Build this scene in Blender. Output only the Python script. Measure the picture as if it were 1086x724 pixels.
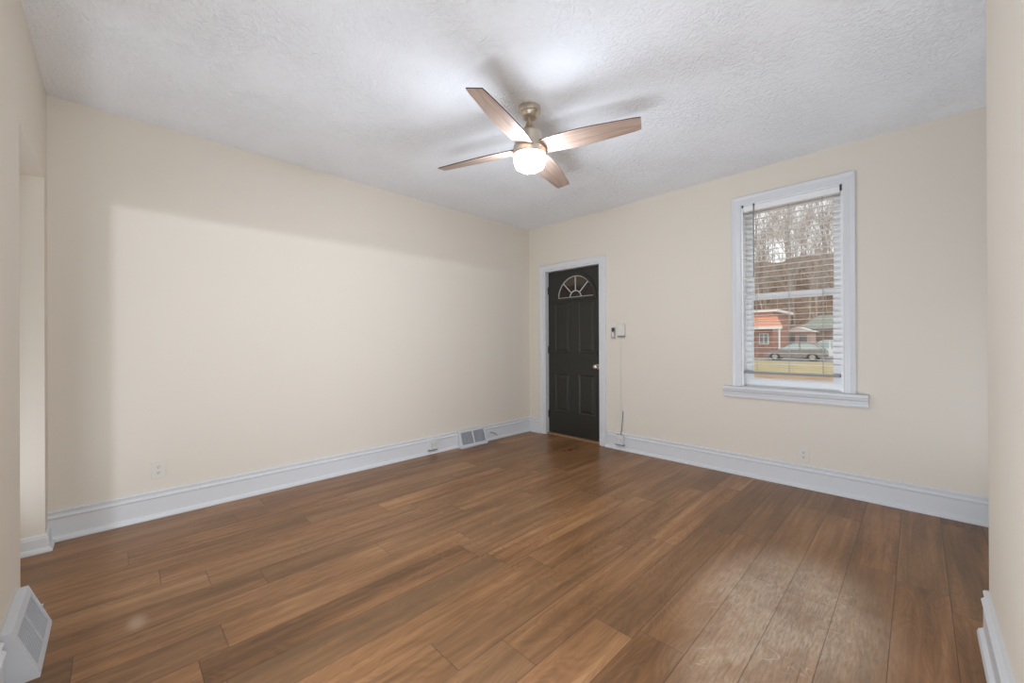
import bpy, bmesh, math, random
from mathutils import Vector, Matrix
S = bpy.context.scene
for o in list(bpy.data.objects): bpy.data.objects.remove(o)

# ------------------------------------------------------------------ camera, sky, lights, exposure
F_PX, YAW, PITCH, ROLL = 426.57, 0.790110, 0.001230, -0.004532
CAM = Vector((3.696, 0.0, 1.1955))
H = 2.70
f = Vector((-math.sin(YAW)*math.cos(PITCH), math.cos(YAW)*math.cos(PITCH), math.sin(PITCH)))
r0 = Vector((math.cos(YAW), math.sin(YAW), 0)); u0 = r0.cross(f)
r = math.cos(ROLL)*r0 + math.sin(ROLL)*u0; u = -math.sin(ROLL)*r0 + math.cos(ROLL)*u0
cam = bpy.data.objects.new('camera', bpy.data.cameras.new('camera')); S.collection.objects.link(cam)
cam.matrix_world = Matrix(((r.x, u.x, -f.x, CAM.x), (r.y, u.y, -f.y, CAM.y), (r.z, u.z, -f.z, CAM.z), (0, 0, 0, 1)))
cam.data.sensor_width = 36; cam.data.lens = F_PX/1086*36; cam.data.clip_start = .02; cam.data.clip_end = 600
S.camera = cam
S.view_settings.view_transform = 'Standard'; S.view_settings.look = 'None'
S.view_settings.exposure = 0.22; S.view_settings.gamma = 1; S.view_settings.use_curve_mapping = False

w = bpy.data.worlds.new('overcast_sky'); S.world = w; w.use_nodes = True
bg = w.node_tree.nodes['Background']; bg.inputs['Color'].default_value = (.93, .96, 1, 1); bg.inputs['Strength'].default_value = 1.4

GLOBE_STRENGTH = 92.0
def lamp(name, kind, loc, power, color=(1, 1, 1), **k):
    l = bpy.data.lights.new(name, kind); l.energy = power; l.color = color
    for a, b in k.items(): setattr(l, a, b)
    o = bpy.data.objects.new(name, l); S.collection.objects.link(o); o.location = loc
    return o
# ceiling spot of the next room (its light comes through the doorway behind the camera and crosses the room)
a = lamp('next_room_spot', 'SPOT', (5.5, -.16, 2.16), 175, (.86, .97, 1.12), shadow_soft_size=.012, spot_size=math.radians(92), spot_blend=1.0)
a.rotation_euler = (Vector((0, -.1, 1.45)) - a.location).to_track_quat('-Z', 'Y').to_euler()
# two area fills added in the unseen rooms behind the openings
# unseen area lamps added to brighten the ceiling, one beside the camera, one in the opening on the left and one in the hall beyond the right wall, aimed upwards
for loc_, aim_, pw_, sx_, sy_ in (((3.05, -.14, .30), (2.8, 4.0, 2.7), 33, 1.5, .22), ((.62, -.95, .25), (1.5, 1.3, 2.7), 6.8, .7, .5), ((4.72, 3.05, .35), (2.0, 2.7, 2.7), 6.5, 1.0, .5)):
    a = lamp('ceiling_fill', 'AREA', loc_, pw_, (.865, .97, 1.12), shape='RECTANGLE', size=sx_, size_y=sy_, spread=math.radians(155))
    a.rotation_euler = (Vector(aim_) - a.location).to_track_quat('-Z', 'Y').to_euler()
a = lamp('next_room_fill', 'AREA', (6.55, .3, 1.5), 52, (.87, .97, 1.09), shape='RECTANGLE', size=1.0, size_y=1.4); a.rotation_euler = (math.pi/2, 0, math.pi/2)
a = lamp('back_room_fill', 'AREA', (1.3, -3.3, 1.5), 30, (.87, .97, 1.09), shape='RECTANGLE', size=1.6, size_y=1.4); a.rotation_euler = (math.pi/2, 0, math.pi)

# ------------------------------------------------------------------ materials
def mat(name, col, rough=.5, metal=0, spec=.5, bump=None, emit=None, var=None):
    m = bpy.data.materials.new(name); m.use_nodes = True; nt = m.node_tree; b = nt.nodes['Principled BSDF']
    b.inputs['Base Color'].default_value = (*col, 1); b.inputs['Roughness'].default_value = rough
    b.inputs['Metallic'].default_value = metal; b.inputs['Specular IOR Level'].default_value = spec
    if emit: b.inputs['Emission Color'].default_value = (*emit[0], 1); b.inputs['Emission Strength'].default_value = emit[1]
    tc = nt.nodes.new('ShaderNodeTexCoord')
    if var:                                    # (scale, other colour)
        n = nt.nodes.new('ShaderNodeTexNoise'); n.inputs['Scale'].default_value = var[0]; n.inputs['Detail'].default_value = 6
        nt.links.new(tc.outputs['Object'], n.inputs['Vector'])
        rp = nt.nodes.new('ShaderNodeMapRange'); rp.inputs[1].default_value = .35; rp.inputs[2].default_value = .65
        nt.links.new(n.outputs['Fac'], rp.inputs[0])
        mx = nt.nodes.new('ShaderNodeMix'); mx.data_type = 'RGBA'; mx.inputs[6].default_value = (*col, 1); mx.inputs[7].default_value = (*var[1], 1)
        nt.links.new(rp.outputs[0], mx.inputs[0]); nt.links.new(mx.outputs[2], b.inputs['Base Color'])
    if bump:                                   # (scale, strength, distance)
        n = nt.nodes.new('ShaderNodeTexNoise'); n.inputs['Scale'].default_value = bump[0]; n.inputs['Detail'].default_value = 3
        nt.links.new(tc.outputs['Object'], n.inputs['Vector'])
        bp = nt.nodes.new('ShaderNodeBump'); bp.inputs['Strength'].default_value = bump[1]; bp.inputs['Distance'].default_value = bump[2]
        nt.links.new(n.outputs['Fac'], bp.inputs['Height']); nt.links.new(bp.outputs[0], b.inputs['Normal'])
    return m

class NT:
    """small helper to wire math nodes"""
    def __init__(s, m): s.nt = m.node_tree
    def n(s, t, **k):
        x = s.nt.nodes.new(t)
        for a, b in k.items(): setattr(x, a, b)
        return x
    def put(s, sock, v):
        if isinstance(v, bpy.types.NodeSocket): s.nt.links.new(v, sock)
        elif v is not None: sock.default_value = v
    def m(s, op, a, b=None, c=None, clamp=False):
        x = s.n('ShaderNodeMath', operation=op, use_clamp=clamp)
        for i, v in enumerate((a, b, c)): s.put(x.inputs[i], v)
        return x.outputs[0]
    def mix(s, fac, a, b, blend='MIX'):
        x = s.n('ShaderNodeMix', data_type='RGBA', blend_type=blend)
        s.put(x.inputs[0], fac); s.put(x.inputs[6], a if isinstance(a, bpy.types.NodeSocket) else (*a, 1)); s.put(x.inputs[7], b if isinstance(b, bpy.types.NodeSocket) else (*b, 1))
        return x.outputs[2]
    def vec(s, x, y, z=0.0):
        v = s.n('ShaderNodeCombineXYZ')
        for i, q in enumerate((x, y, z)): s.put(v.inputs[i], q)
        return v.outputs[0]
    def noise(s, v, scale, detail=3, rough=.5, dist=0):
        x = s.n('ShaderNodeTexNoise'); s.put(x.inputs['Vector'], v); x.inputs['Scale'].default_value = scale
        x.inputs['Detail'].default_value = detail; x.inputs['Roughness'].default_value = rough; x.inputs['Distortion'].default_value = dist
        return x.outputs['Fac']
    def white(s, v):
        x = s.n('ShaderNodeTexWhiteNoise', noise_dimensions='3D'); s.put(x.inputs['Vector'], v); return x.outputs['Value']
    def remap(s, v, a, b, c=0, d=1, smooth=False):
        x = s.n('ShaderNodeMapRange', interpolation_type='SMOOTHSTEP' if smooth else 'LINEAR')
        s.put(x.inputs[0], v)
        for i, q in enumerate((a, b, c, d)): x.inputs[i+1].default_value = q
        return x.outputs[0]

def floor_material():
    m = mat('oak_vinyl_planks', (.2, .09, .04), .4); k = NT(m); b = k.nt.nodes['Principled BSDF']
    tc = k.n('ShaderNodeTexCoord'); sp = k.n('ShaderNodeSeparateXYZ'); k.nt.links.new(tc.outputs['Object'], sp.inputs[0])
    X, Y = sp.outputs[0], sp.outputs[1]
    PW, PL = .183, 1.22
    xr = k.m('DIVIDE', k.m('ADD', X, 40*PW - 3.247 % PW), PW); row = k.m('FLOOR', xr); fx = k.m('FRACT', xr)
    off = k.white(k.vec(row, 3.7, 1.0))
    yr = k.m('ADD', k.m('DIVIDE', k.m('ADD', Y, 50), PL), off); col = k.m('FLOOR', yr); fy = k.m('FRACT', yr)
    r1 = k.white(k.vec(row, col, 11.0)); r2 = k.white(k.vec(row, col, 5.3))
    ex = k.m('MULTIPLY', k.m('MINIMUM', fx, k.m('SUBTRACT', 1, fx)), PW); ey = k.m('MULTIPLY', k.m('MINIMUM', fy, k.m('SUBTRACT', 1, fy)), PL)
    edge = k.m('MINIMUM', ex, ey); seam = k.remap(edge, .0004, .0019, 1, 0)
    # grain: long streaks and cathedral figure, shifted plank by plank
    gx = k.m('ADD', X, k.m('MULTIPLY', r1, 17)); gy = k.m('ADD', Y, k.m('MULTIPLY', r2, 31))
    streak = k.noise(k.vec(k.m('MULTIPLY', gx, 22), k.m('MULTIPLY', gy, 1.1)), 1.0, 5, .6, .4)
    fine = k.noise(k.vec(k.m('MULTIPLY', gx, 190), k.m('MULTIPLY', gy, 5)), 1.0, 3, .6)
    fig = k.noise(k.vec(k.m('MULTIPLY', gx, 7), k.m('MULTIPLY', gy, 1.6)), 1.0, 2, .5, .6)
    ring = k.m('FRACT', k.m('MULTIPLY', fig, 17)); ring = k.m('ABSOLUTE', k.m('SUBTRACT', k.m('MULTIPLY', ring, 2), 1))
    cloud = k.noise(k.vec(k.m('MULTIPLY', gx, 3.2), k.m('MULTIPLY', gy, 1.0)), 1.0, 3, .55)
    t = k.m('ADD', k.m('MULTIPLY', k.remap(streak, .32, .68), .44), k.m('MULTIPLY', r1, .30))
    t = k.m('ADD', t, k.m('MULTIPLY', k.remap(cloud, .32, .68), .36))
    t = k.m('SUBTRACT', t, k.m('MULTIPLY', ring, .13)); t = k.m('ADD', t, k.m('MULTIPLY', k.m('SUBTRACT', fine, .5), .35), clamp=True)
    cr = k.n('ShaderNodeValToRGB'); e = cr.color_ramp.elements
    e[0].position = .10; e[0].color = (.128, .060, .024, 1); e[1].position = .95; e[1].color = (.46, .248, .112, 1)
    q = e.new(.40); q.color = (.222, .103, .040, 1); q = e.new(.66); q.color = (.335, .160, .066, 1)
    k.put(cr.inputs[0], t)
    hue = k.mix(k.m('MULTIPLY', r2, .40), cr.outputs[0], (.205, .122, .062))
    # scratched wear with the window's sheen painted over it, and small pale spot
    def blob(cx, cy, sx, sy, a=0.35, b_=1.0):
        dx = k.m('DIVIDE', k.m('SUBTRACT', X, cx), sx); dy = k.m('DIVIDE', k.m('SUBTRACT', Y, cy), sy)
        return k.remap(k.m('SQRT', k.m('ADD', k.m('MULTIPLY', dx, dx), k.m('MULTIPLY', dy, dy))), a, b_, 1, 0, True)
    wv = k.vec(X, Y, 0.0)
    wear_sheen = k.m('MAXIMUM', blob(3.27, 2.12, .46, .75), blob(3.32, 1.6, .36, .5))
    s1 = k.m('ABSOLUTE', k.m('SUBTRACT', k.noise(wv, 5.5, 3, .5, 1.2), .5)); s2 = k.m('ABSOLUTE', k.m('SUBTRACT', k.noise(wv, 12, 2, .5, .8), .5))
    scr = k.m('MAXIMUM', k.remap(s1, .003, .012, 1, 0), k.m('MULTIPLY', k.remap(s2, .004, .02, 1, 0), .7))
    scr = k.m('MULTIPLY', k.m('MULTIPLY', scr, k.remap(k.noise(wv, 6, 2), .47, .60)), wear_sheen)
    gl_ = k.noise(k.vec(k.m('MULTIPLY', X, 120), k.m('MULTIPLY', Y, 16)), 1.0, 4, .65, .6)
    painted_sheen = k.m('MULTIPLY', k.m('MULTIPLY', wear_sheen, k.remap(gl_, .32, .66, .35, 1)), k.remap(k.noise(wv, 3.2, 3, .5), .36, .56, .40, .82))
    lift = k.m('MAXIMUM', k.m('MULTIPLY', scr, .95), painted_sheen)
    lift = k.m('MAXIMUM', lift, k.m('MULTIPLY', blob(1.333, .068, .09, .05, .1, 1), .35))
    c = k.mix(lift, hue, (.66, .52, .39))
    # dark damp looking stain in front of the door
    st = k.m('MULTIPLY', k.m('MAXIMUM', blob(.92, 3.62, .42, .45, .15, 1), blob(1.3, 3.55, .3, .3, .1, 1)), k.remap(k.noise(k.vec(k.m('MULTIPLY', X, 1.6), Y), 4.5, 4, .6, .8), .36, .66))
    c = k.mix(k.m('MULTIPLY', st, .45), c, (.12, .048, .012))
    c = k.mix(k.m('MULTIPLY', seam, .75), c, (.03, .015, .008))
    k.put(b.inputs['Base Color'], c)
    rg = k.m('ADD', .36, k.m('MULTIPLY', k.m('SUBTRACT', fine, .5), .2)); rg = k.m('SUBTRACT', rg, k.m('MULTIPLY', st, .1)); rg = k.m('SUBTRACT', rg, k.m('MULTIPLY', wear_sheen, .06))
    k.put(b.inputs['Roughness'], rg); b.inputs['Specular IOR Level'].default_value = .34
    hgt = k.m('SUBTRACT', k.m('MULTIPLY', k.m('ADD', fine, k.m('MULTIPLY', ring, .3)), .35), k.m('MULTIPLY', seam, 1.0))
    bp = k.n('ShaderNodeBump'); bp.inputs['Strength'].default_value = .35; bp.inputs['Distance'].default_value = .002
    k.put(bp.inputs['Height'], hgt); k.put(b.inputs['Normal'], bp.outputs[0])
    return m

def ceiling_material():
    m = mat('stippled_ceiling', (.90, .90, .905), .9, spec=.1); k = NT(m); b = k.nt.nodes['Principled BSDF']
    tc = k.n('ShaderNodeTexCoord'); v = tc.outputs['Object']
    a = k.noise(v, 24, 3, .6, 1.6); c = k.noise(v, 55, 3, .55, 1.0)
    big = k.remap(k.noise(v, 2.5, 2), .35, .6, .35, 1)
    h = k.m('MULTIPLY', k.m('ADD', k.m('MULTIPLY', k.remap(a, .42, .62), .7), k.m('MULTIPLY', c, .8)), big)
    bp = k.n('ShaderNodeBump'); bp.inputs['Strength'].default_value = .62; bp.inputs['Distance'].default_value = .010
    k.put(bp.inputs['Height'], h); k.put(b.inputs['Normal'], bp.outputs[0])
    return m

def glass_material(name, tint, gloss):
    m = bpy.data.materials.new(name); m.use_nodes = True; nt = m.node_tree; nt.nodes.remove(nt.nodes['Principled BSDF'])
    t = nt.nodes.new('ShaderNodeBsdfTransparent'); t.inputs[0].default_value = (*tint, 1)
    g = nt.nodes.new('ShaderNodeBsdfGlossy'); g.inputs['Roughness'].default_value = .02
    x = nt.nodes.new('ShaderNodeMixShader'); x.inputs[0].default_value = gloss
    nt.links.new(t.outputs[0], x.inputs[1]); nt.links.new(g.outputs[0], x.inputs[2]); nt.links.new(x.outputs[0], nt.nodes['Material Output'].inputs[0])
    return m

def blade_material():
    m = mat('limed_oak_blade', (.4, .26, .18), .45); k = NT(m); b = k.nt.nodes['Principled BSDF']
    tc = k.n('ShaderNodeTexCoord'); sp = k.n('ShaderNodeSeparateXYZ'); k.nt.links.new(tc.outputs['Object'], sp.inputs[0])
    v = k.vec(k.m('MULTIPLY', sp.outputs[0], 4), k.m('MULTIPLY', sp.outputs[1], 70), 0.0)
    n = k.noise(v, 1.0, 4, .6, .3)
    k.put(b.inputs['Base Color'], k.mix(k.remap(n, .3, .7), (.32, .205, .15), (.50, .37, .29)))
    return m

M = dict(
    wall=mat('cream_wall_paint', (.755, .682, .58), .75, spec=.25, bump=(160, .05, .002)),
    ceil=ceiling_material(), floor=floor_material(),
    trim=mat('white_gloss_trim', (.70, .70, .70), .38, spec=.4, bump=(60, .04, .002)),
    vinyl=mat('white_vinyl_window', (.86, .86, .86), .35, spec=.4),
    slat=mat('white_blind_slat', (.85, .84, .82), .4, spec=.4),
    railshade=mat('shaded_blind_rail', (.27, .27, .27), .5),  # grey paints the shade on the rail's backlit front
    cordm=mat('blind_cord', (.42, .40, .37), .8),
    dark=mat('dark_plastic', (.03, .03, .032), .5),
    grey=mat('grey_plastic', (.22, .22, .22), .5),
    white=mat('white_plastic', (.70, .69, .66), .4),
    plate=mat('ivory_plate', (.72, .67, .59), .4),
    door=mat('black_door_paint', (.025, .0235, .018), .38, spec=.45, bump=(90, .08, .002)),
    nickel=mat('satin_nickel', (.62, .58, .52), .28, metal=1),
    brnickel=mat('brushed_nickel', (.64, .57, .47), .38, metal=1),
    came=mat('grey_came', (.55, .55, .53), .4),
    blade=blade_material(),
    bladeedge=mat('blade_edge', (.05, .035, .03), .6),
    globe=mat('frosted_globe', (.9, .9, .9), .4, emit=((.85, .97, 1.14), GLOBE_STRENGTH)),
    glass=glass_material('clear_window_glass', (.97, .98, .97), .05),
    tint=glass_material('porch_shade_glass', (.17, .14, .11), .06),  # dark tint stands in for the dim porch behind the door
    threshold=mat('oak_threshold', (.30, .17, .09), .5),
    steel=mat('painted_steel_register', (.62, .63, .655), .4, spec=.4),
    duct=mat('duct_inside', (.30, .30, .30), .8),
)

# ------------------------------------------------------------------ mesh helpers
def link(name, bm, m, parent=None, loc=None, smooth=False, mats=None):
    me = bpy.data.meshes.new(name); bmesh.ops.recalc_face_normals(bm, faces=bm.faces); bm.to_mesh(me); bm.free()
    for x in (mats or [m]): me.materials.append(x)
    if smooth:
        for p_ in me.polygons: p_.use_smooth = True
        try: me.set_sharp_from_angle(angle=math.radians(35))
        except Exception: pass
    o = bpy.data.objects.new(name, me); S.collection.objects.link(o)
    if parent: o.parent = parent
    if loc: o.location = loc
    return o
def tag(o, label=None, cat=None, group=None, kind=None):
    if label: o['label'] = label
    if cat: o['category'] = cat
    if group: o['group'] = group
    if kind: o['kind'] = kind
    return o
def empty(name, loc, rz=0):
    o = bpy.data.objects.new(name, None); S.collection.objects.link(o); o.location = loc; o.rotation_euler = (0, 0, rz); o.empty_display_size = .1
    return o
def copy_tree(o, parent=None):
    c = o.copy(); S.collection.objects.link(c)
    if parent: c.parent = parent
    for ch in list(o.children): copy_tree(ch, c)
    return c
def box(bm, a, b, bev=0, mi=0):
    vs = [bm.verts.new((x, y, z)) for x in (a[0], b[0]) for y in (a[1], b[1]) for z in (a[2], b[2])]
    fs = [bm.faces.new([vs[i] for i in q]) for q in ((0, 1, 3, 2), (4, 6, 7, 5), (0, 4, 5, 1), (2, 3, 7, 6), (0, 2, 6, 4), (1, 5, 7, 3))]
    for q in fs: q.material_index = mi
    if bev:
        es = list({e for q in fs for e in q.edges})
        bmesh.ops.bevel(bm, geom=es, offset=bev, segments=2, affect='EDGES', profile=.6)
def bx(a, b, bev=0):
    bm = bmesh.new(); box(bm, a, b, bev); return bm
def prism(bm, poly, y0, y1, axis='y', mi=0):
    """extrude a polygon (list of (p,q)); axis y: (x,z) along y; axis x: (y,z) along x; axis z: (x,y) along z"""
    def P(p, t): return {'y': (p[0], t, p[1]), 'x': (t, p[0], p[1]), 'z': (p[0], p[1], t)}[axis]
    A = [bm.verts.new(P(p, y0)) for p in poly]; B = [bm.verts.new(P(p, y1)) for p in poly]
    fs = [bm.faces.new(A), bm.faces.new(B[::-1])]; n = len(poly)
    for i in range(n): fs.append(bm.faces.new((A[i], B[i], B[(i+1) % n], A[(i+1) % n])))
    for q in fs: q.material_index = mi
    return fs
def lathe(bm, prof, n=40, c=(0, 0, 0), mi=0):
    rings = []
    for (rr, z) in prof:
        if rr < 1e-5: rings.append([bm.verts.new((c[0], c[1], c[2]+z))])
        else: rings.append([bm.verts.new((c[0]+rr*math.cos(2*math.pi*i/n), c[1]+rr*math.sin(2*math.pi*i/n), c[2]+z)) for i in range(n)])
    for a, b in zip(rings, rings[1:]):
        if len(a) == 1 and len(b) == 1: continue
        for i in range(n):
            j = (i+1) % n
            q = (a[0], b[i], b[j]) if len(a) == 1 else (a[i], a[j], b[0]) if len(b) == 1 else (a[i], a[j], b[j], b[i])
            bm.faces.new(q).material_index = mi
def tube(bm, pts, rad, n=8, cap=True):
    pts = [Vector(p) for p in pts]; rad = rad if isinstance(rad, (list, tuple)) else [rad]*len(pts); rings = []
    for i, p in enumerate(pts):
        t = (pts[min(i+1, len(pts)-1)] - pts[max(i-1, 0)]).normalized()
        a = t.cross(Vector((0, 0, 1)) if abs(t.z) < .9 else Vector((1, 0, 0))).normalized(); b = t.cross(a)
        rings.append([bm.verts.new(p + (a*math.cos(2*math.pi*j/n) + b*math.sin(2*math.pi*j/n))*rad[i]) for j in range(n)])
    for A, B in zip(rings, rings[1:]):
        for j in range(n): bm.faces.new((A[j], A[(j+1) % n], B[(j+1) % n], B[j]))
    if cap: bm.faces.new(rings[0]); bm.faces.new(rings[-1][::-1])
def rects(bm, spans_u, spans_v, holes, make):
    """grid of boxes leaving holes"""
    for i in range(len(spans_u)-1):
        for j in range(len(spans_v)-1):
            if (i, j) in holes: continue
            make(spans_u[i], spans_u[i+1], spans_v[j], spans_v[j+1])

# ------------------------------------------------------------------ room shell
D, C0, DX, DY = 3.992, -.284, 3.893, 2.50       # wall B plane, wall C plane, wall D face and its end
def struct(name, bm, m, label=None):
    return tag(link(name, bm, m), label, None, None, 'structure')
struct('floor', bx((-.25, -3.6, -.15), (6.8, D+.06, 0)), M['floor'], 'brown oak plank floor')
struct('ceiling', bx((-.25, -3.6, H), (6.8, D+.26, H+.2)), M['ceil'], 'white stippled ceiling')
struct('wall_left', bx((-.25, C0, 0), (0, D+.26, H)), M['wall'], 'plain cream wall on the left')
# far wall with door and window
DO = (.267, 1.122, 2.118); WO = (2.587, 3.293, .790, 2.405)
bm = bmesh.new()
mk = lambda x0, x1, z0, z1: box(bm, (x0, D, z0), (x1, D+.26, z1))
for q in ((0, DO[0], 0, H), (DO[0], DO[1], DO[2], H), (DO[1], WO[0], 0, H), (WO[0], WO[1], 0, WO[2]), (WO[0], WO[1], WO[3], H), (WO[1], 6.8, 0, H)): mk(*q)
struct('wall_far', bm, M['wall'], 'cream wall with the black door and the window')
# wall behind on the left, with a cased-less opening
CO = (.135, 1.004, 2.158); CT = .14
bm = bmesh.new(); mk = lambda x0, x1, z0, z1: box(bm, (x0, C0-CT, z0), (x1, C0, z1))
mk(-.25, CO[0], 0, H); mk(CO[0], CO[1], CO[2], H); mk(CO[1], DX+.12, 0, H)
struct('wall_back', bm, M['wall'], 'cream wall with a plain opening at the left edge')
# short wall on the right, beside the camera, with a doorway out of the frame
bm = bmesh.new(); mk = lambda y0, y1, z0, z1: box(bm, (DX, y0, z0), (DX+.12, y1, z1))
OD = (-.117, 1.05, 2.145)
mk(C0, OD[0], 0, H); mk(OD[0], OD[1], OD[2], H); mk(OD[1], DY, 0, H)
struct('wall_right', bm, M['wall'], 'end of a cream wall at the right edge')
# shells of the rooms behind the openings; partition beside the hall added to block the spot
bm = bmesh.new()
box(bm, (5.3, 1.32, 0), (5.42, D, H)); box(bm, (DX+.12, 1.20, 0), (6.8, 1.32, H)); box(bm, (6.68, -1.2, 0), (6.8, 1.2, H)); box(bm, (DX+.12, -1.32, 0), (6.8, -1.2, H))
box(bm, (DX, -3.6, 0), (DX+.12, C0-CT, H)); box(bm, (-.25, -3.6, 0), (DX, -3.48, H)); box(bm, (-.25, -3.48, 0), (-.13, C0-CT, H))
struct('wall_outer', bm, M['wall'], 'cream walls of the neighbouring rooms and an added partition')

# ------------------------------------------------------------------ baseboards
BASE = [(0, 0), (.033, 0), (.033, .010), (.029, .022), (.017, .030), (.016, .034), (.016, .134), (.021, .139), (.022, .146), (.017, .151), (.011, .157), (.011, .168), (.016, .172), (.017, .178), (.012, .184), (0, .186)]
LOW = [(0, 0), (.031, 0), (.031, .010), (.027, .020), (.016, .028), (.015, .078), (.012, .086), (.012, .092), (.006, .098), (0, .100)]
def baseboard(name, pts, i0, i1, label, BASE=BASE):
    """pts: plan polyline with the room on its left; segments i0..i1 are built with mitred corners"""
    bm = bmesh.new(); P = [Vector(p) for p in pts]
    dirs = [(P[i+1]-P[i]).normalized() for i in range(len(P)-1)]; nrm = [Vector((-d.y, d.x)) for d in dirs]
    def at(i, o):
        if i == 0: return P[0] + nrm[0]*o
        if i == len(P)-1: return P[i] + nrm[-1]*o
        a, b = nrm[i-1], nrm[i]; return P[i] + (a+b)*(o/(1+a.dot(b)))
    for s in range(i0, i1):
        A = []; B = []
        for (o, z) in BASE:
            q = at(s, o); A.append(bm.verts.new((q.x, q.y, z))); q = at(s+1, o); B.append(bm.verts.new((q.x, q.y, z)))
        n = len(BASE); bm.faces.new(A); bm.faces.new(B[::-1])
        for i in range(n): bm.faces.new((A[i], B[i], B[(i+1) % n], A[(i+1) % n]))
    return struct(name, bm, M['trim'], label)
# the room lies to the left of each path
PATH = [(.205, D), (0, D), (0, C0), (CO[0], C0), (CO[0], C0-CT)]
baseboard('baseboard_left', PATH[:3], 1, 2, 'white baseboard along the left wall')
baseboard('baseboard_corner', PATH, 0, 1, 'short white baseboard between corner and door')
baseboard('baseboard_back', [(.016, C0)] + PATH[3:], 0, 2, 'lower white baseboard turning into the opening', LOW)
baseboard('baseboard_far', [(5.3, D), (1.197, D)], 0, 1, 'white baseboard under the window')
baseboard('baseboard_right', [(DX, OD[1]), (DX, DY)], 0, 1, 'white baseboard at the end of the right wall')
baseboard('baseboard_camera', [(1.50, C0), (DX, C0)], 0, 1, 'white baseboard beside the floor register')

# ------------------------------------------------------------------ door
def casing(bm, x0, x1, z0, z1, wd, th=.019):
    """three-sided mitred casing with a raised outer bead; x0..z1 is the inner edge"""
    prof = [(0, 0), (0, .011), (.006, .014), (wd*.55, .014), (wd*.62, .017), (wd-.006, th), (wd, th-.004), (wd, 0)]
    pts = lambda o: [(x0-o, z0), (x0-o, z1+o), (x1+o, z1+o), (x1+o, z0)]
    rings = [[bm.verts.new((*(p[0],), D-t, p[1])) for (o, t) in prof for p in [pts(o)[i]]] for i in range(4)]
    for A, B in zip(rings, rings[1:]):
        for i in range(len(prof)): bm.faces.new((A[i], A[(i+1) % len(prof)], B[(i+1) % len(prof)], B[i]))
    bm.faces.new(rings[0]); bm.faces.new(rings[-1][::-1])
bm = bmesh.new(); casing(bm, DO[0], DO[1], 0, DO[2], .068)
for (a_, b_) in (((DO[0], D-.004, 0), (DO[0]+.022, D+.20, DO[2])), ((DO[1]-.022, D-.004, 0), (DO[1], D+.20, DO[2])), ((DO[0]+.022, D-.004, DO[2]-.020), (DO[1]-.022, D+.20, DO[2]))): box(bm, a_, b_)
for (a_, b_) in (((DO[0]+.022, D+.105, 0), (DO[0]+.034, D+.145, DO[2]-.02)), ((DO[1]-.034, D+.105, 0), (DO[1]-.022, D+.145, DO[2]-.02)), ((DO[0]+.034, D+.105, DO[2]-.032), (DO[1]-.034, D+.145, DO[2]-.02))): box(bm, a_, b_)
struct('trim_1', bm, M['trim'], 'white painted casing and jamb around the black door')
struct('trim_2', bx((DO[0]+.022, D+.02, 0), (DO[1]-.022, D+.20, .022), .004), M['threshold'], 'light wood threshold under the black door')

DZ0, DZ1, FY = .026, 2.094, D+.058            # slab bottom/top, front face
dx0, dx1 = DO[0]+.025, DO[1]-.025
FL = (.718, 1.742, .292)                        # fanlight centre x, base z, outer radius
def arc(cx, cz, rad, n=24, a0=0, a1=math.pi): return [(cx+rad*math.cos(a0+(a1-a0)*i/n), cz+rad*math.sin(a0+(a1-a0)*i/n)) for i in range(n+1)]
bm = bmesh.new()
# slab: face built as strips around the half-round hole
R_ = FL[2]; zb = FL[1]
prism(bm, [(dx0, DZ0), (dx1, DZ0), (dx1, zb), (dx0, zb)], FY, FY+.042)
A = arc(FL[0], zb, R_)
prism(bm, [(dx1, zb), (dx1, DZ1), (FL[0], DZ1)] + [p for p in A[12::-1]], FY, FY+.042)
prism(bm, [(FL[0], DZ1), (dx0, DZ1), (dx0, zb)] + [p for p in A[:11:-1]], FY, FY+.042)
# raised and fielded panels
def panel(x0, x1, z0, z1):
    def ring(i, y): return [(x0+i, y, z0+i), (x1-i, y, z0+i), (x1-i, y, z1-i), (x0+i, y, z1-i)]
    R = [[bm.verts.new(p) for p in ring(i, y)] for i, y in ((0, FY+.004), (0, FY-.0045), (.010, FY-.0075), (.018, FY-.0035), (.026, FY-.0015), (.050, FY-.0075))]
    for a_, b_ in zip(R, R[1:]):
        for i in range(4): bm.faces.new((a_[i], a_[(i+1) % 4], b_[(i+1) % 4], b_[i]))
    bm.faces.new(R[-1])
for q in ((.398, .638, 1.055, 1.690), (.770, 1.010, 1.055, 1.690), (.398, .638, .300, .800), (.770, 1.010, .300, .800)): panel(*q)
door = struct('door_1', bm, M['door'], 'black four-panel front door with half-round sunburst glass')
# fanlight frame, glass, grille
bm = bmesh.new(); Ao, Ai = arc(FL[0], zb, R_+.018), arc(FL[0], zb+.0, R_-.022)
for i in range(24):
    prism(bm, [Ao[i], Ao[i+1], Ai[i+1], Ai[i]], FY-.012, FY+.004)
prism(bm, [(FL[0]-R_-.035, zb-.030), (FL[0]+R_+.035, zb-.030), (FL[0]+R_+.035, zb+.002), (FL[0]-R_-.035, zb+.002)], FY-.016, FY+.004)
link('fanlight_frame', bm, M['door'], door)
bm = bmesh.new(); prism(bm, arc(FL[0], zb, R_-.004), FY+.014, FY+.020); pane = link('fanlight_pane', bm, M['tint'], door)
pane['label'] = 'dark half-round glass pane'
bm = bmesh.new()
for k_ in range(1, 4):
    a_ = math.pi*k_/4; d_ = Vector((math.cos(a_), math.sin(a_)))*1; n_ = Vector((-d_.y, d_.x))*.0055; c_ = Vector((FL[0], zb))
    p0, p1 = c_+d_*.085, c_+d_*(R_-.020)
    prism(bm, [tuple(p0+n_), tuple(p1+n_), tuple(p1-n_), tuple(p0-n_)], FY+.004, FY+.0135)
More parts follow.
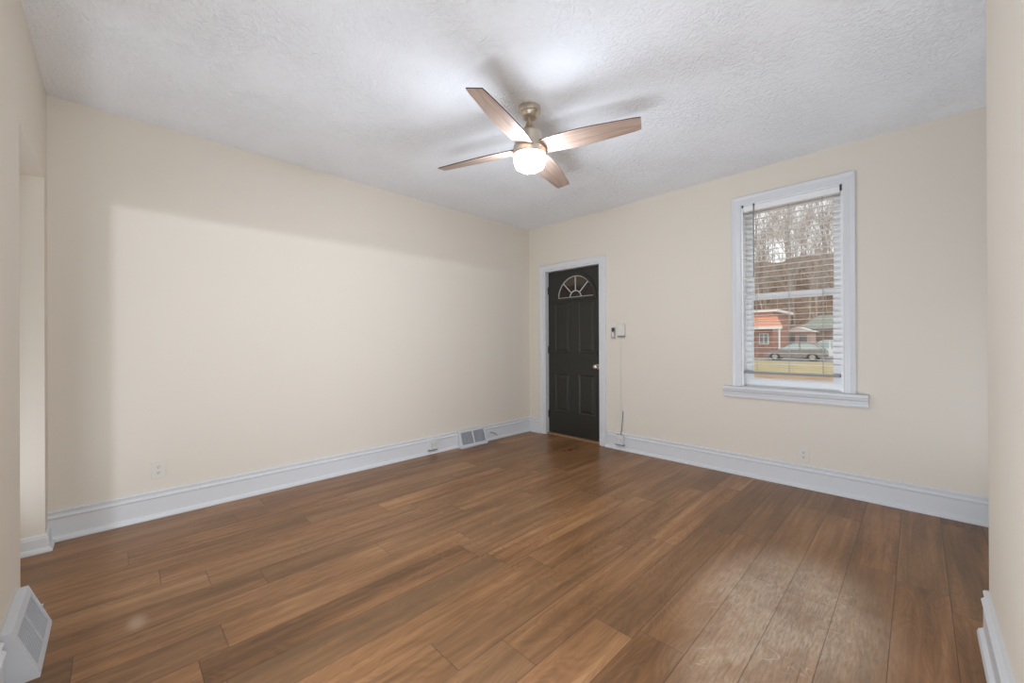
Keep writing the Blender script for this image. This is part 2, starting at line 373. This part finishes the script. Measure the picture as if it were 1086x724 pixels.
for rad, t_ in ((.085, .0055), (R_-.026, .005)):
    B1, B2 = arc(FL[0], zb, rad+t_), arc(FL[0], zb, rad-t_)
    for i in range(24): prism(bm, [B1[i], B1[i+1], B2[i+1], B2[i]], FY+.004, FY+.0135)
prism(bm, [(FL[0]-R_+.02, zb+.002), (FL[0]+R_-.02, zb+.002), (FL[0]+R_-.02, zb+.012), (FL[0]-R_+.02, zb+.012)], FY+.004, FY+.0135)
link('sunburst_grille', bm, M['came'], door)['label'] = 'pale grey sunburst glazing bars'
def lathe_y(bm, prof, c):      # turned part pointing to -y
    n = 28; rings = []
    for rr, t in prof: rings.append([bm.verts.new((c[0]+rr*math.cos(2*math.pi*i/n), c[1]-t, c[2]+rr*math.sin(2*math.pi*i/n))) for i in range(n)])
    for a_, b_ in zip(rings, rings[1:]):
        for i in range(n): bm.faces.new((a_[i], a_[(i+1) % n], b_[(i+1) % n], b_[i]))
    bm.faces.new(rings[0]); bm.faces.new(rings[-1][::-1])
bm = bmesh.new(); lathe_y(bm, [(.032, 0), (.033, .004), (.029, .010), (.013, .014), (.011, .032), (.020, .038), (.027, .046), (.0285, .055), (.026, .064), (.018, .070), (.008, .072), (.004, .070)], (1.040, FY, .900))
link('door_knob', bm, M['nickel'], door, smooth=True)['label'] = 'round satin nickel knob'
bm = bmesh.new(); lathe_y(bm, [(.029, 0), (.030, .006), (.024, .012), (.010, .013)], (1.045, FY, 1.075)); box(bm, (1.038, FY-.030, 1.058), (1.052, FY-.010, 1.094), .004)
link('deadbolt', bm, M['dark'], door)['label'] = 'dark deadbolt thumb turn'
for z_ in (.26, 1.09, 1.86):
    bm = bmesh.new(); tube(bm, [(dx0-.004, FY-.006, z_-.048), (dx0-.004, FY-.006, z_+.048)], .0075, 10); box(bm, (dx0-.002, FY-.0025, z_-.044), (dx0+.016, FY+.001, z_+.044)); pass
    link('hinge', bm, M['dark'], door)

# ------------------------------------------------------------------ window
win = tag(empty('window_1', (0, 0, 0)), 'white double-hung window in the far wall', None, None, 'structure')
bm = bmesh.new(); casing(bm, WO[0], WO[1], WO[2], WO[3], .075, .022); link('window_casing', bm, M['trim'], win)
bm = bmesh.new()
X0, X1, Z0, Z1 = WO
for (a_, b_) in (((X0, D-.002, Z0), (X0+.014, D+.20, Z1)), ((X1-.014, D-.002, Z0), (X1, D+.20, Z1)), ((X0+.014, D-.002, Z1-.012), (X1-.014, D+.20, Z1)), ((X0+.014, D+.05, Z0), (X1-.014, D+.22, Z0+.012))): box(bm, a_, b_)
link('window_jamb', bm, M['vinyl'], win)
# stool and moulded apron
bm = bmesh.new()
prof = [(D, .692), (D-.020, .692), (D-.024, .700), (D-.026, .722), (D-.032, .726), (D-.032, .733), (D-.036, .741), (D-.045, .750), (D-.047, .756), (D-.047, .762), (D-.060, .766), (D-.062, .774), (D-.062, .783), (D-.058, .790), (D, .790)]
prism(bm, prof, 2.445, 3.436, 'x'); box(bm, (X0+.001, D, .770), (X1-.001, D+.06, .792))
link('window_stool', bm, M['trim'], win)
def sash(name, x0, x1, z0, z1, y, st, top, bot, th=.032):
    bm = bmesh.new(); i = .008
    def fr(a0, a1, b0, b1, ya, yb): box(bm, (a0, ya, b0), (a1, yb, b1))
    fr(x0, x0+st, z0, z1, y, y+th); fr(x1-st, x1, z0, z1, y, y+th); fr(x0+st, x1-st, z1-top, z1, y, y+th); fr(x0+st, x1-st, z0, z0+bot, y, y+th)
    # glazing bead
    fr(x0+st, x0+st+i, z0+bot, z1-top, y+.008, y+th-.004); fr(x1-st-i, x1-st, z0+bot, z1-top, y+.008, y+th-.004)
    fr(x0+st+i, x1-st-i, z1-top-i, z1-top, y+.008, y+th-.004); fr(x0+st+i, x1-st-i, z0+bot, z0+bot+i, y+.008, y+th-.004)
    s = link(name, bm, M['vinyl'], win)
    link('window_pane', bx((x0+st+i, y+.014, z0+bot+i), (x1-st-i, y+.018, z1-top-i)), M['glass'], s)
    return s
sash('upper_sash', X0+.014, X1-.014, 1.565, Z1-.012, D+.105, .048, .040, .040)
ls = sash('lower_sash', X0+.014, X1-.014, Z0+.012, 1.602, D+.068, .050, .036, .056)
bm = bmesh.new()
for xx in (2.80, 3.08): box(bm, (xx-.028, D+.072, 1.602), (xx+.028, D+.098, 1.612), .003)
link('sash_lock', bm, M['vinyl'], ls)

# ------------------------------------------------------------------ window blind (its slats run flat, so it looks half open)
bl = tag(empty('window_blind', (2.94, D+.01, 2.39)), 'white horizontal blind lowered in the window, slats tilted flat and open', 'blind')
off = Vector((-2.94, -(D+.01), -2.39))
def part(name, bm, m, parent, o=off, **k):
    bmesh.ops.translate(bm, verts=bm.verts, vec=o); return link(name, bm, m, parent, **k)
bx0, bx1 = X0+.018, X1-.018
part('headrail', bx((bx0, D-.006, 2.340), (bx1, D+.044, 2.390), .002), M['slat'], bl)
bm = bmesh.new(); nS = 29; zs = [2.312 - i*.0470 for i in range(nS)]
for z_ in zs:
    cs = [(D+.001+.038*t, z_+.0012*(1-(2*t-1)**2)) for t in (0, .25, .5, .75, 1)]
    prism(bm, cs + [(y_, q-.0020) for y_, q in cs[::-1]], bx0+.004, bx1-.004, 'x')
part('slats', bm, M['slat'], bl)
part('bottom_rail', bx((bx0+.002, D-.008, .908), (bx1-.002, D+.046, .927), .003), M['railshade'], bl)['label'] = 'bottom rail painted grey for its shaded front'
for xx in (2.700, 2.938, 3.165):
    bm = bmesh.new()
    for yy in (D-.001, D+.041): tube(bm, [(xx, yy, 2.345), (xx, yy, .92)], .0016, 5)
    part('ladder_cord', bm, M['cordm'], bl)
bm = bmesh.new(); tube(bm, [(2.688, D-.016, 2.375), (2.688, D-.016, 1.755)], .0042, 8); tube(bm, [(2.688, D-.004, 2.372), (2.688, D-.018, 2.384), (2.688, D-.016, 2.370)], .004, 6)
part('tilt_wand', bm, M['grey'], bl)['label'] = 'thin grey tilt wand'
for xx, hh in ((2.600, .018), (3.281, .045), (2.688, .018)):
    part('mounting_bracket', bx((xx-.006, D-.012, 2.396-hh), (xx+.006, D-.005, 2.398)), M['dark'], bl)

# ------------------------------------------------------------------ ceiling fan
FX, FYY, BZ = 1.942, 1.905, 2.437
fan = tag(empty('ceiling_fan', (FX, FYY, H)), 'brushed nickel ceiling fan with four pale wood blades and a lit white globe', 'ceiling fan')
def fpart(name, prof, m, parent=fan, **k):
    bm = bmesh.new(); lathe(bm, [(a_, z_-H) for a_, z_ in prof], 48); return link(name, bm, m, parent, smooth=True, **k)
fpart('canopy', [(0, 2.70), (.070, 2.70), (.071, 2.696), (.071, 2.672), (.068, 2.667), (.063, 2.664), (.064, 2.659), (.060, 2.652), (.052, 2.640), (.045, 2.634), (.030, 2.630), (.022, 2.631), (0, 2.634)], M['brnickel'])
fpart('downrod', [(0, 2.66), (.0125, 2.66), (.0125, 2.575), (0, 2.575)], M['brnickel'])
bm = bmesh.new(); lathe(bm, [(a_, z_-H) for a_, z_ in [(0, 2.604), (.018, 2.606), (.023, 2.602), (.025, 2.592), (.032, 2.574), (.046, 2.556), (.066, 2.545), (.074, 2.536), (.076, 2.525), (.076, 2.470), (.086, 2.462), (.101, 2.455), (.104, 2.448), (.104, 2.434), (.101, 2.432), (.101, 2.428), (.105, 2.425), (.106, 2.392), (.100, 2.384), (0, 2.384)]], 56)
link('motor_housing', bm, M['brnickel'], fan, smooth=True)
gl = [(.1035, 2.388), (.1025, 2.376), (.1005, 2.356), (.0965, 2.334), (.088, 2.317), (.072, 2.307), (.045, 2.302), (0, 2.301)]
fpart('light_globe', gl, M['globe'])['label'] = 'glowing frosted glass globe'
# blades: local x outwards, y across
bm = bmesh.new(); N = 14; th = .006
def half(t, side):
    w0 = (.062 + .010*math.sin(math.pi*min(1, t*1.15))) if side > 0 else (.058 + .012*math.sin(math.pi*min(1, t*1.15)))
    return w0*(1-t) + .050*t + (.012*math.sin(math.pi*t))
top = []; botm = []
x_in = .085
for i in range(N+1):
    t = i/N
    xa = x_in + (.6855-x_in)*t; xb = x_in + (.694-x_in)*t
    ya, yb = half(t, 1), -half(t, -1)
    if i == N: ya -= .004; yb += .004
    top.append([bm.verts.new((xa, ya, th/2)), bm.verts.new((xb, yb, th/2))]); botm.append([bm.verts.new((xa, ya, -th/2)), bm.verts.new((xb, yb, -th/2))])
for i in range(N):
    for L_, inv in ((top, 0), (botm, 1)): bm.faces.new((L_[i][0], L_[i+1][0], L_[i+1][1], L_[i][1]))
    for s_ in (0, 1): bm.faces.new((top[i][s_], top[i+1][s_], botm[i+1][s_], botm[i][s_])).material_index = 1
for i in (0, N): bm.faces.new((top[i][0], top[i][1], botm[i][1], botm[i][0])).material_index = 1
blade0 = link('blade', bm, None, fan, mats=[M['blade'], M['bladeedge']])
bm = bmesh.new(); box(bm, (.060, -.020, .000), (.150, .020, .010), .003); box(bm, (.105, -.032, .003), (.165, .032, .008), .002)
iron0 = link('blade_iron', bm, M['brnickel'], blade0)
for k_ in range(4):
    if k_: b_ = blade0.copy(); S.collection.objects.link(b_); b_.parent = fan; i_ = iron0.copy(); S.collection.objects.link(i_); i_.parent = b_
    else: b_ = blade0
    b_.matrix_local = Matrix.Translation((0, 0, BZ-H)) @ Matrix.Rotation(-1.23+k_*math.pi/2, 4, 'Z') @ Matrix.Rotation(-.2363, 4, 'X')

# ------------------------------------------------------------------ registers, outlets, wall devices
def register(name, loc, rz, label, group, dv=.010):
    root = tag(empty(name, loc, rz), label, 'floor register', group)
    L, Dp, Hh, Tp = .39, .094, .190, .030         # length, depth at the floor, height, depth at the top
    def sl(z): return Tp + (Dp-Tp)*(1-(z-.012)/(Hh-.012))  # depth of slanted face at height z
    bm = bmesh.new()
    for x0, x1 in ((0, .006), (L-.006, L)): prism(bm, [(.001, 0), (Dp, 0), (Dp, .012), (Tp, Hh), (.001, Hh)], x0, x1, 'x')
    prism(bm, [(.001, Hh-.004), (Tp, Hh-.004), (Tp, Hh), (.001, Hh)], .006, L-.006, 'x')
    def strip(x0, x1, z0, z1): prism(bm, [(sl(z0), z0), (sl(z1), z1), (sl(z1)-.005, z1-.002), (sl(z0)-.005, z0-.002)], x0, x1, 'x')
    prism(bm, [(Dp-.006, 0), (Dp, 0), (Dp, .012), (Dp-.006, .012)], .006, L-.006, 'x')
    strip(.006, L-.006, .012, .036); strip(.006, L-.006, Hh-.026, Hh); strip(.006, .026, .036, Hh-.026); strip(L-.026, L-.006, .036, Hh-.026); strip(L/2-dv, L/2+dv, .036, Hh-.026)
    link('register_case', bm, M['steel'], root)
    bm = bmesh.new(); prism(bm, [(sl(.03)-.022, .03), (sl(Hh-.02)-.022, Hh-.02), (sl(Hh-.02)-.024, Hh-.02), (sl(.03)-.024, .03)], .006, L-.006, 'x')
    link('duct_back', bm, M['duct'], root)['label'] = 'dark inside behind the louvres'
    for x0, x1 in ((.026, L/2-dv), (L/2+dv, L-.026)):
        bm = bmesh.new(); n = 17
        for i in range(n):
            z = .042 + (Hh-.026-.048)*i/(n-1); y = sl(z)
            prism(bm, [(y-.001, z), (y-.0025, z+.0012), (y-.010, z-.0052), (y-.0085, z-.0064)], x0, x1, 'x')
        for i in range(1, 5): xx = x0+(x1-x0)*i/5; prism(bm, [(sl(.036)-.004, .036), (sl(Hh-.026)-.004, Hh-.026), (sl(Hh-.026)-.010, Hh-.026), (sl(.036)-.010, .036)], xx-.001, xx+.001, 'x')
        link('louvre_panel', bm, M['steel'], root)
    link('damper_lever', bx((.014, sl(.10)-.004, .094), (.019, sl(.10)+.009, .102), .001), M['steel'], root)
    return root
# local +y points away from the wall
register('floor_register', (1.475, C0, 0), 0, 'white sloped baseboard register at the bottom left corner, nearest the camera', 'sloped floor registers', .0015).matrix_world = Matrix.Translation((1.08, C0, 0))
register('floor_register', (0, 3.158, 0), -math.pi/2, 'small white sloped register with two grey louvred panels on the left baseboard', 'sloped floor registers')

def outlet(name, loc, rz, label, wd=.074, hh=.122, m='plate'):
    root = tag(empty(name, loc, rz), label, 'outlet', 'wall outlets')
    link('cover_plate', bx((-wd/2, 0, -hh/2), (wd/2, .006, hh/2), .0025), M[m], root)
    for s_ in (-1, 1):
        bm = bmesh.new(); prism(bm, [(.0165*math.cos(a_), s_*.0195+max(-.0135, min(.0135, .0165*math.sin(a_)))) for a_ in [2*math.pi*i/24 for i in range(24)]], .006, .0085)
        rc = link('receptacle', bm, M[m], root)
        bm = bmesh.new(); box(bm, (-.0075, .0085, s_*.0195-.001), (-.0050, .0092, s_*.0195+.008)); box(bm, (.0050, .0085, s_*.0195-.000), (.0072, .0092, s_*.0195+.007))
        prism(bm, [(.0032*math.cos(a_), s_*.0195-.0070+.0032*math.sin(a_)) for a_ in [2*math.pi*i/10 for i in range(10)]], .0085, .0092)
        link('slots', bm, M['dark'], rc)['label'] = 'dark outlet slots'
    bm = bmesh.new(); prism(bm, [(.003*math.cos(a_), .003*math.sin(a_)) for a_ in [2*math.pi*i/10 for i in range(10)]], .006, .0075); link('screw', bm, M['nickel'], root)
    return root
outlet('wall_outlet', (0, .217, .327), -math.pi/2, 'ivory outlet on the left wall above the baseboard, near the opening')
outlet('wall_outlet', (3.036, D, .268), math.pi, 'ivory outlet on the far wall just above the baseboard, below the window')

def surface_outlet(loc, rz, label):
    root = tag(empty('surface_outlet_box', loc, rz), label, 'outlet box', 'white outlet boxes on the baseboards')
    link('box_body', bx((-.050, 0, -.052), (.050, .040, .050), .004), M['white'], root)
    link('box_shade', bx((-.054, 0, -.064), (.054, .030, -.052), .002), M['grey'], root)['label'] = 'painted shade under the box'  # grey strip paints the shadow below the outlet box
    for s_ in (-1, 1):
        bm = bmesh.new(); box(bm, (s_*.022-.0075, .040, -.002), (s_*.022-.005, .0408, .008)); box(bm, (s_*.022+.005, .040, -.002), (s_*.022+.0075, .0408, .008)); box(bm, (s_*.022-.0025, .040, -.016), (s_*.022+.0025, .0408, -.010))
        link('slots', bm, M['dark'], root)['label'] = 'dark outlet slots'
    return root
surface_outlet((.016, 2.43, .105), -math.pi/2, 'white surface outlet box on the left baseboard beside the register')
surface_outlet((1.381, D-.016, .118), math.pi, 'white surface outlet box on the far baseboard right of the door')

# control box with its cord, and the remote in its cradle
ct = tag(empty('wall_control_box', (1.395, D, 1.32)), 'small white control box on the wall right of the door', 'control box')
link('box_cover', bx((-.043, -.030, -.060), (.043, 0, .074), .005), M['plate'], ct)
link('lower_edge', bx((-.040, -.030, -.078), (.040, 0, -.060), .004), M['grey'], ct)['label'] = 'dark grey lower edge'
bm = bmesh.new(); box(bm, (-.018, -.0325, .010), (.018, -.030, .040), .001); link('button', bm, M['white'], ct)
bm = bmesh.new(); tube(bm, [(1.376, D-.012, 1.245), (1.374, D-.006, 1.15), (1.377, D-.006, .7), (1.380, D-.007, .30), (1.381, D-.030, .185), (1.381, D-.040, .165)], .0032, 8)
tag(link('power_cord', bm, M['white'], smooth=True), 'thin white cord running down the wall from the control box to the outlet box', 'cord')
bm = bmesh.new(); tube(bm, [(1.404, D-.006, .43), (1.401, D-.006, .36), (1.395, D-.020, .21), (1.392, D-.042, .165)], .0045, 8)
tag(link('adapter_lead', bm, M['grey'], smooth=True), 'short grey lead rising from the outlet box right of the door', 'cord')
rm = tag(empty('remote_cradle', (1.293, D, 1.29)), 'small white wall cradle left of the control box', 'remote holder')
bm = bmesh.new(); box(bm, (-.026, -.006, -.066), (.026, 0, .072), .002); box(bm, (-.026, -.022, -.066), (.026, -.006, -.058), .002)
for s_ in (-1, 1): box(bm, (s_*.0245-.0015, -.022, -.058), (s_*.0245+.0015, -.006, -.010))
link('cradle_shell', bm, M['plate'], rm)
rc = tag(empty('remote_control', (1.293, D-.006, 1.29)), 'grey remote control standing in the wall cradle by the door', 'remote')
link('remote_body', bx((-.021, -.014, -.056), (.021, -.0005, .062), .004), M['grey'], rc)
link('display', bx((-.015, -.0152, .022), (.015, -.0138, .054), .0005), M['dark'], rc)['label'] = 'dark display'
link('keypad', bx((-.015, -.0152, -.046), (.013, -.0138, .008), .0005), M['plate'], rc)['label'] = 'pale keypad'
# loose coax end on the left baseboard
bm = bmesh.new(); tube(bm, [(.017, 3.262, .092), (.030, 3.268, .096), (.040, 3.290, .090), (.043, 3.320, .076), (.040, 3.345, .060)], .0048, 8)
cx_ = tag(link('coaxial_cable', bm, M['grey'], smooth=True), 'short dark grey cable end poking out of the left baseboard near the corner', 'cable')
bm = bmesh.new(); tube(bm, [(.0405, 3.340, .063), (.039, 3.362, .050)], .0065, 8); link('connector', bm, M['nickel'], cx_)
struct('trim_3', bx((1.197, D-.024, 0), (1.222, D, .186), .002), M['trim'], 'small white plinth end of the baseboard beside the door casing')

# ------------------------------------------------------------------ outside
G0 = -.47
O = dict(
    lawn=mat('dry_winter_lawn', (.44, .36, .22), .95, spec=.05, var=(.9, (.35, .29, .16))),
    yard=mat('bare_yard', (.33, .22, .15), .95, spec=.05, var=(1.4, (.42, .30, .20))),
    road=mat('grey_asphalt', (.30, .27, .25), .9, spec=.1, var=(.8, (.36, .33, .31))),
    hill=mat('leaf_litter_slope', (.34, .235, .165), .95, spec=.05, var=(.8, (.17, .115, .08))),
    bark=mat('pale_bark', (.58, .49, .42), .9, spec=.05, var=(2.0, (.40, .32, .26))),
    bark2=mat('grey_bark', (.46, .39, .34), .9, spec=.05, var=(2.0, (.30, .24, .20))),
    brick=mat('red_brick', (.38, .20, .15), .9, spec=.1, var=(3.0, (.46, .27, .21))),
    awn=mat('orange_red_awning', (.66, .25, .14), .6),
    awnw=mat('white_awning_edge', (.85, .80, .74), .6),
    siding=mat('pale_pink_siding', (.58, .42, .36), .8), roof=mat('pale_roof', (.78, .68, .62), .7),
    green=mat('grey_green_roof', (.27, .275, .23), .8), greenwall=mat('brown_shed_wall', (.30, .21, .16), .8),
    car=mat('silver_car_paint', (.27, .24, .22), .3, metal=.3), carglass=mat('car_glass', (.45, .52, .50), .1, spec=.8),  # pale green base paints a bright reflection into the car windows
    van=mat('white_car_paint', (.80, .80, .78), .35), tyre=mat('tyre_rubber', (.06, .055, .05), .8), rim=mat('alloy_rim', (.42, .39, .36), .35, metal=.6),
    sidingw=mat('white_window_paint', (.80, .78, .74), .5), wpane=mat('house_window_glass', (.22, .23, .23), .15),
)
def ground(name, y0, y1, z0, z1, m, label, nx=2, ny=2, bumpy=0, seed=0, x0=-70, x1=40, prof=None):
    rng = random.Random(seed); bm = bmesh.new(); V = []
    for j in range(ny+1):
        t = j/ny; row = []
        for i in range(nx+1):
            z = (z0+(z1-z0)*t if not prof else prof(t)) + (rng.uniform(-1, 1)*bumpy if 0 < j else 0)
            row.append(bm.verts.new((x0+(x1-x0)*i/nx, y0+(y1-y0)*t, z)))
        V.append(row)
    for j in range(ny):
        for i in range(nx): bm.faces.new((V[j][i], V[j][i+1], V[j+1][i+1], V[j+1][i]))
    return struct(name, bm, m, label)
ground('ground', D+.26, 24, G0-.05, G0, O['yard'], 'bare brown yard outside the window')
ground('lawn_ground', 24, 38.2, G0, G0, O['lawn'], 'dry yellow lawn strip outside')
ground('road_ground', 38.2, 60, G0, G0, O['road'], 'grey road and parking strip outside')
HZ = lambda t: G0 + 1.2*t + 32*max(0, min(t, .60)-.02)**1.02 - 10*max(0, t-.60)
ground('hill_ground', 60, 130, 0, 0, O['hill'], 'brown leaf-covered hillside', 70, 44, .8, 5, -80, 50, HZ)

def vehicle(name, loc, label, paint, L=4.3, van=False):
    root = tag(empty(name, loc), label, 'car'); hw = .86
    body = [(-2.13, .30), (-2.15, .55), (-2.08, .72), (-1.3, .86), (-1.0, .92), (1.75, .95), (2.10, .90), (2.15, .60), (2.12, .32), (1.72, .26), (1.66, .50), (1.48, .63), (1.30, .66), (1.10, .63), (.93, .50), (.88, .24), (-.90, .24), (-.95, .50), (-1.12, .63), (-1.32, .66), (-1.5, .63), (-1.68, .50), (-1.74, .27)]
    bm = bmesh.new(); prism(bm, body, -hw, hw); bmesh.ops.bevel(bm, geom=[e for e in bm.edges if abs(e.verts[0].co.y-e.verts[1].co.y) < .01], offset=.05, segments=2, affect='EDGES')
    link('car_body', bm, paint, root)
    roofz = 1.72 if van else 1.50
    cab = [(-1.10, .90), (-.25, roofz-.10), (.0, roofz), (1.05, roofz), (1.45 if not van else 1.75, roofz-.10), (2.0, .93)]
    bm = bmesh.new(); prism(bm, [(a_*.97, .90 + (b_-.90)*.93) for a_, b_ in cab], -hw+.10, hw-.10); link('side_windows', bm, O['carglass'], root)['label'] = 'car windows with a pale reflection painted in'
    bm = bmesh.new()
    n = len(cab)
    for i in range(n-1):                       # roof skin and pillars
        (a0, b0), (a1, b1) = cab[i], cab[i+1]
        if 1 <= i <= 3: prism(bm, [(a0, b0), (a1, b1), (a1, b1-.06), (a0, b0-.06)], -hw+.08, hw-.08)
        for s_ in (-1, 1):
            prism(bm, [(a0, b0), (a1, b1), (a1-.05, b1-.06), (a0+.03, b0-.06)], s_*(hw-.09)-.02, s_*(hw-.09)+.02)
    for s_ in (-1, 1): prism(bm, [(.40, .90), (.50, .90), (.46, roofz-.02), (.38, roofz-.02)], s_*(hw-.09)-.02, s_*(hw-.09)+.02)
    link('car_roof', bm, paint, root)
    for sx in (-1.31, 1.29):
        for s_ in (-1, 1):
            bm = bmesh.new(); rad = .33
            lathe(bm, [(.20, -.09), (.31, -.09), (rad, -.06), (rad, .06), (.31, .09), (.20, .09)], 24); bmesh.ops.rotate(bm, verts=bm.verts, matrix=Matrix.Rotation(math.pi/2, 3, 'X')); bmesh.ops.translate(bm, verts=bm.verts, vec=(sx, s_*(hw-.11), rad))
            wh = link('wheel', bm, O['tyre'], root)
            bm = bmesh.new(); lathe(bm, [(0, -.075), (.21, -.085), (.225, -.06), (.225, .06), (.21, .085), (0, .075)], 20); bmesh.ops.rotate(bm, verts=bm.verts, matrix=Matrix.Rotation(math.pi/2, 3, 'X')); bmesh.ops.translate(bm, verts=bm.verts, vec=(sx, s_*(hw-.11), rad)); link('hub_cap', bm, O['rim'], wh)
    return root
vehicle('parked_car', (-3.62, 41, G0), 'silver grey car parked across the road, seen through the window', O['car'])
vehicle('parked_van', (-2.2, 45.5, G0), 'white van parked behind the silver car', O['van'], van=True)

def bwall(bm, x0, x1, y0, y1, z0, z1): box(bm, (x0, y0, z0), (x1, y1, z1))
hs = tag(empty('brick_house', (-10, 48, G0)), 'red brick house with an orange awning across the road', 'house')
hp = lambda n_, bm, m, par=hs: part(n_, bm, m, par, Vector((10, -48, -G0)))
bm = bmesh.new(); bwall(bm, -15, -6.35, 46, 53, G0, 4.05); hp('house_wall', bm, O['brick'])
bm = bmesh.new(); bwall(bm, -15.2, -5.95, 45.8, 53.2, 4.05, 4.30); hp('roof_edge', bm, O['awnw'])
bm = bmesh.new()
A0 = [(-15, 46, 3.62), (-6.0, 46, 3.62), (-5.25, 44.5, 2.58), (-15, 44.5, 2.58)]
tp = [bm.verts.new(p) for p in A0]; lo = [bm.verts.new((p[0], p[1], p[2]-.06)) for p in A0]
bm.faces.new(tp); bm.faces.new(lo[::-1])
for i in range(4): bm.faces.new((tp[i], tp[(i+1) % 4], lo[(i+1) % 4], lo[i]))
aw = hp('awning', bm, O['awn']); aw['label'] = 'orange red sloping awning'
bm = bmesh.new(); bwall(bm, -15, -5.25, 44.44, 44.52, 2.32, 2.58)
for i in range(3):
    z_ = 2.86+i*.26; y_ = 44.5+(z_-2.58)/1.04*1.5-.03; bwall(bm, -15, -5.45-i*.18, y_, y_+.05, z_+.01, z_+.05)
part('awning_trim', bm, O['awnw'], aw, Vector((10, -48, -G0)))
for xx in (-5.5, -9.5): bm = bmesh.new(); bwall(bm, xx-.06, xx+.06, 44.55, 44.67, G0, 2.4); hp('porch_post', bm, O['sidingw'])
for xx in (-7.1, -10.2):
    bm = bmesh.new(); bwall(bm, xx-.42, xx+.42, 45.93, 46.0, .85, 1.95); wf = hp('house_window', bm, O['sidingw'])
    bm = bmesh.new()
    for s_ in (-1, 1): bwall(bm, xx+s_*.19-.14, xx+s_*.19+.14, 45.90, 45.93, .95, 1.85)
    part('pane', bm, O['wpane'], wf, Vector((10, -48, -G0)))
def cottage(name, x0, x1, y0, y1, zw, zr, wallm, roofm, label, ridge='x'):
    root = tag(empty(name, ((x0+x1)/2, y0, G0)), label, 'house'); o_ = Vector((-(x0+x1)/2, -y0, -G0))
    bm = bmesh.new(); bwall(bm, x0, x1, y0, y1, G0, zw); part('house_wall', bm, wallm, root, o_)
    bm = bmesh.new(); e_ = .35
    if ridge == 'y': prism(bm, [(x0-e_, zw), (x1+e_, zw), ((x0+x1)/2, zr)], y0-e_, y1+e_, 'y')
    elif ridge == 'hip':
        ym = (y0+y1)/2; V = [bm.verts.new(p) for p in ((x0-e_, y0-e_, zw), (x1+e_, y0-e_, zw), (x1+e_, y1+e_, zw), (x0-e_, y1+e_, zw), (x0+1.5, ym, zr), (x1-1.5, ym, zr))]
        for q in ((3, 2, 1, 0), (0, 1, 5, 4), (2, 3, 4, 5), (1, 2, 5), (3, 0, 4)): bm.faces.new([V[i] for i in q])
    else: prism(bm, [(y0-e_, zw), (y1+e_, zw), ((y0+y1)/2, zr)], x0-e_, x1+e_, 'x')
    part('roof', bm, roofm, root, o_)
    for t in (.25, .7): xx = x0+(x1-x0)*t; bm = bmesh.new(); bwall(bm, xx-.35, xx+.35, y0-.04, y0, zw-1.5, zw-.35); part('house_window', bm, O['wpane'], root, o_)
    return root
cottage('pale_cottage', -6.9, -4.5, 54, 57, 2.15, 2.75, O['siding'], O['roof'], 'small pale cottage with a white roof behind the parked cars', 'y')
cottage('green_roofed_shed', -6.2, -1.6, 58.5, 62.5, 2.55, 4.25, O['greenwall'], O['green'], 'shed with a grey green roof at the foot of the hill', 'hip')

# bare trees: six shapes, copied over the slope
def bare_tree(seed, hgt, m, slim=False):
    rng = random.Random(seed); bm = bmesh.new()
    def grow(p, d, L, rad, lev):
        pts = [p.copy()]; q = p.copy(); dd = d.copy(); n = 5 if lev == 0 else 3
        for i in range(n):
            dd = (dd + Vector((rng.uniform(-.14, .14), rng.uniform(-.14, .14), .08 if lev else 0))).normalized(); q = q + dd*(L/n); pts.append(q.copy())
        rr = [max(.007, rad*(1-.75*i/n)) for i in range(n+1)]
        tube(bm, pts, rr, 6 if lev == 0 else 3, False)
        if lev >= 3: return
        for b_ in range((12, 6, 5)[lev]):
            t = rng.uniform((.45 if slim else .3) if lev == 0 else .2, 1); i = min(n-1, int(t*n)); bp_ = pts[i].lerp(pts[i+1], t*n-i)
            ang = rng.uniform(0, 2*math.pi); sd = Vector((math.cos(ang), math.sin(ang), rng.uniform(.5, 1.3))).normalized()
            nd = (dd*.6 + sd).normalized(); grow(bp_, nd, L*rng.uniform(.28, .46), rr[i]*.5, lev+1)
    grow(Vector((0, 0, -.6)), Vector((rng.uniform(-.08, .08), rng.uniform(-.08, .08), 1)).normalized(), hgt, hgt*(.0075 if slim else .0105), 0)
    return link('bare_tree', bm, m, smooth=True)
protos = [bare_tree(1, 13, O['bark']), bare_tree(2, 15, O['bark2']), bare_tree(3, 11, O['bark'], True), bare_tree(4, 16, O['bark2'], True), bare_tree(5, 9, O['bark'], True), bare_tree(6, 14, O['bark'], True)]
rng = random.Random(9); k_ = 0
LB = 'bare leafless tree standing on the brown hillside outside the window'
for j in range(12):
    y_ = 63.5 + j*3.6
    for i in range(15):
        yy = y_ + rng.uniform(-1.5, 1.5); cxl = 3.7 - yy*.19; xx = cxl + (i-7)*(1.35+.017*yy) + rng.uniform(-1.0, 1.0)
        z_ = HZ(min(1, (yy-60)/70)) - .2
        o_ = protos[k_] if k_ < 6 else protos[rng.randrange(6)].copy()
        if k_ >= 6: S.collection.objects.link(o_)
        o_.location = (xx, yy, z_); o_.rotation_euler = (0, 0, rng.uniform(0, 6.28)); s_ = rng.uniform(.7, 1.1); o_.scale = (s_, s_, s_)
        tag(o_, LB, 'tree', 'bare trees on the hillside'); k_ += 1
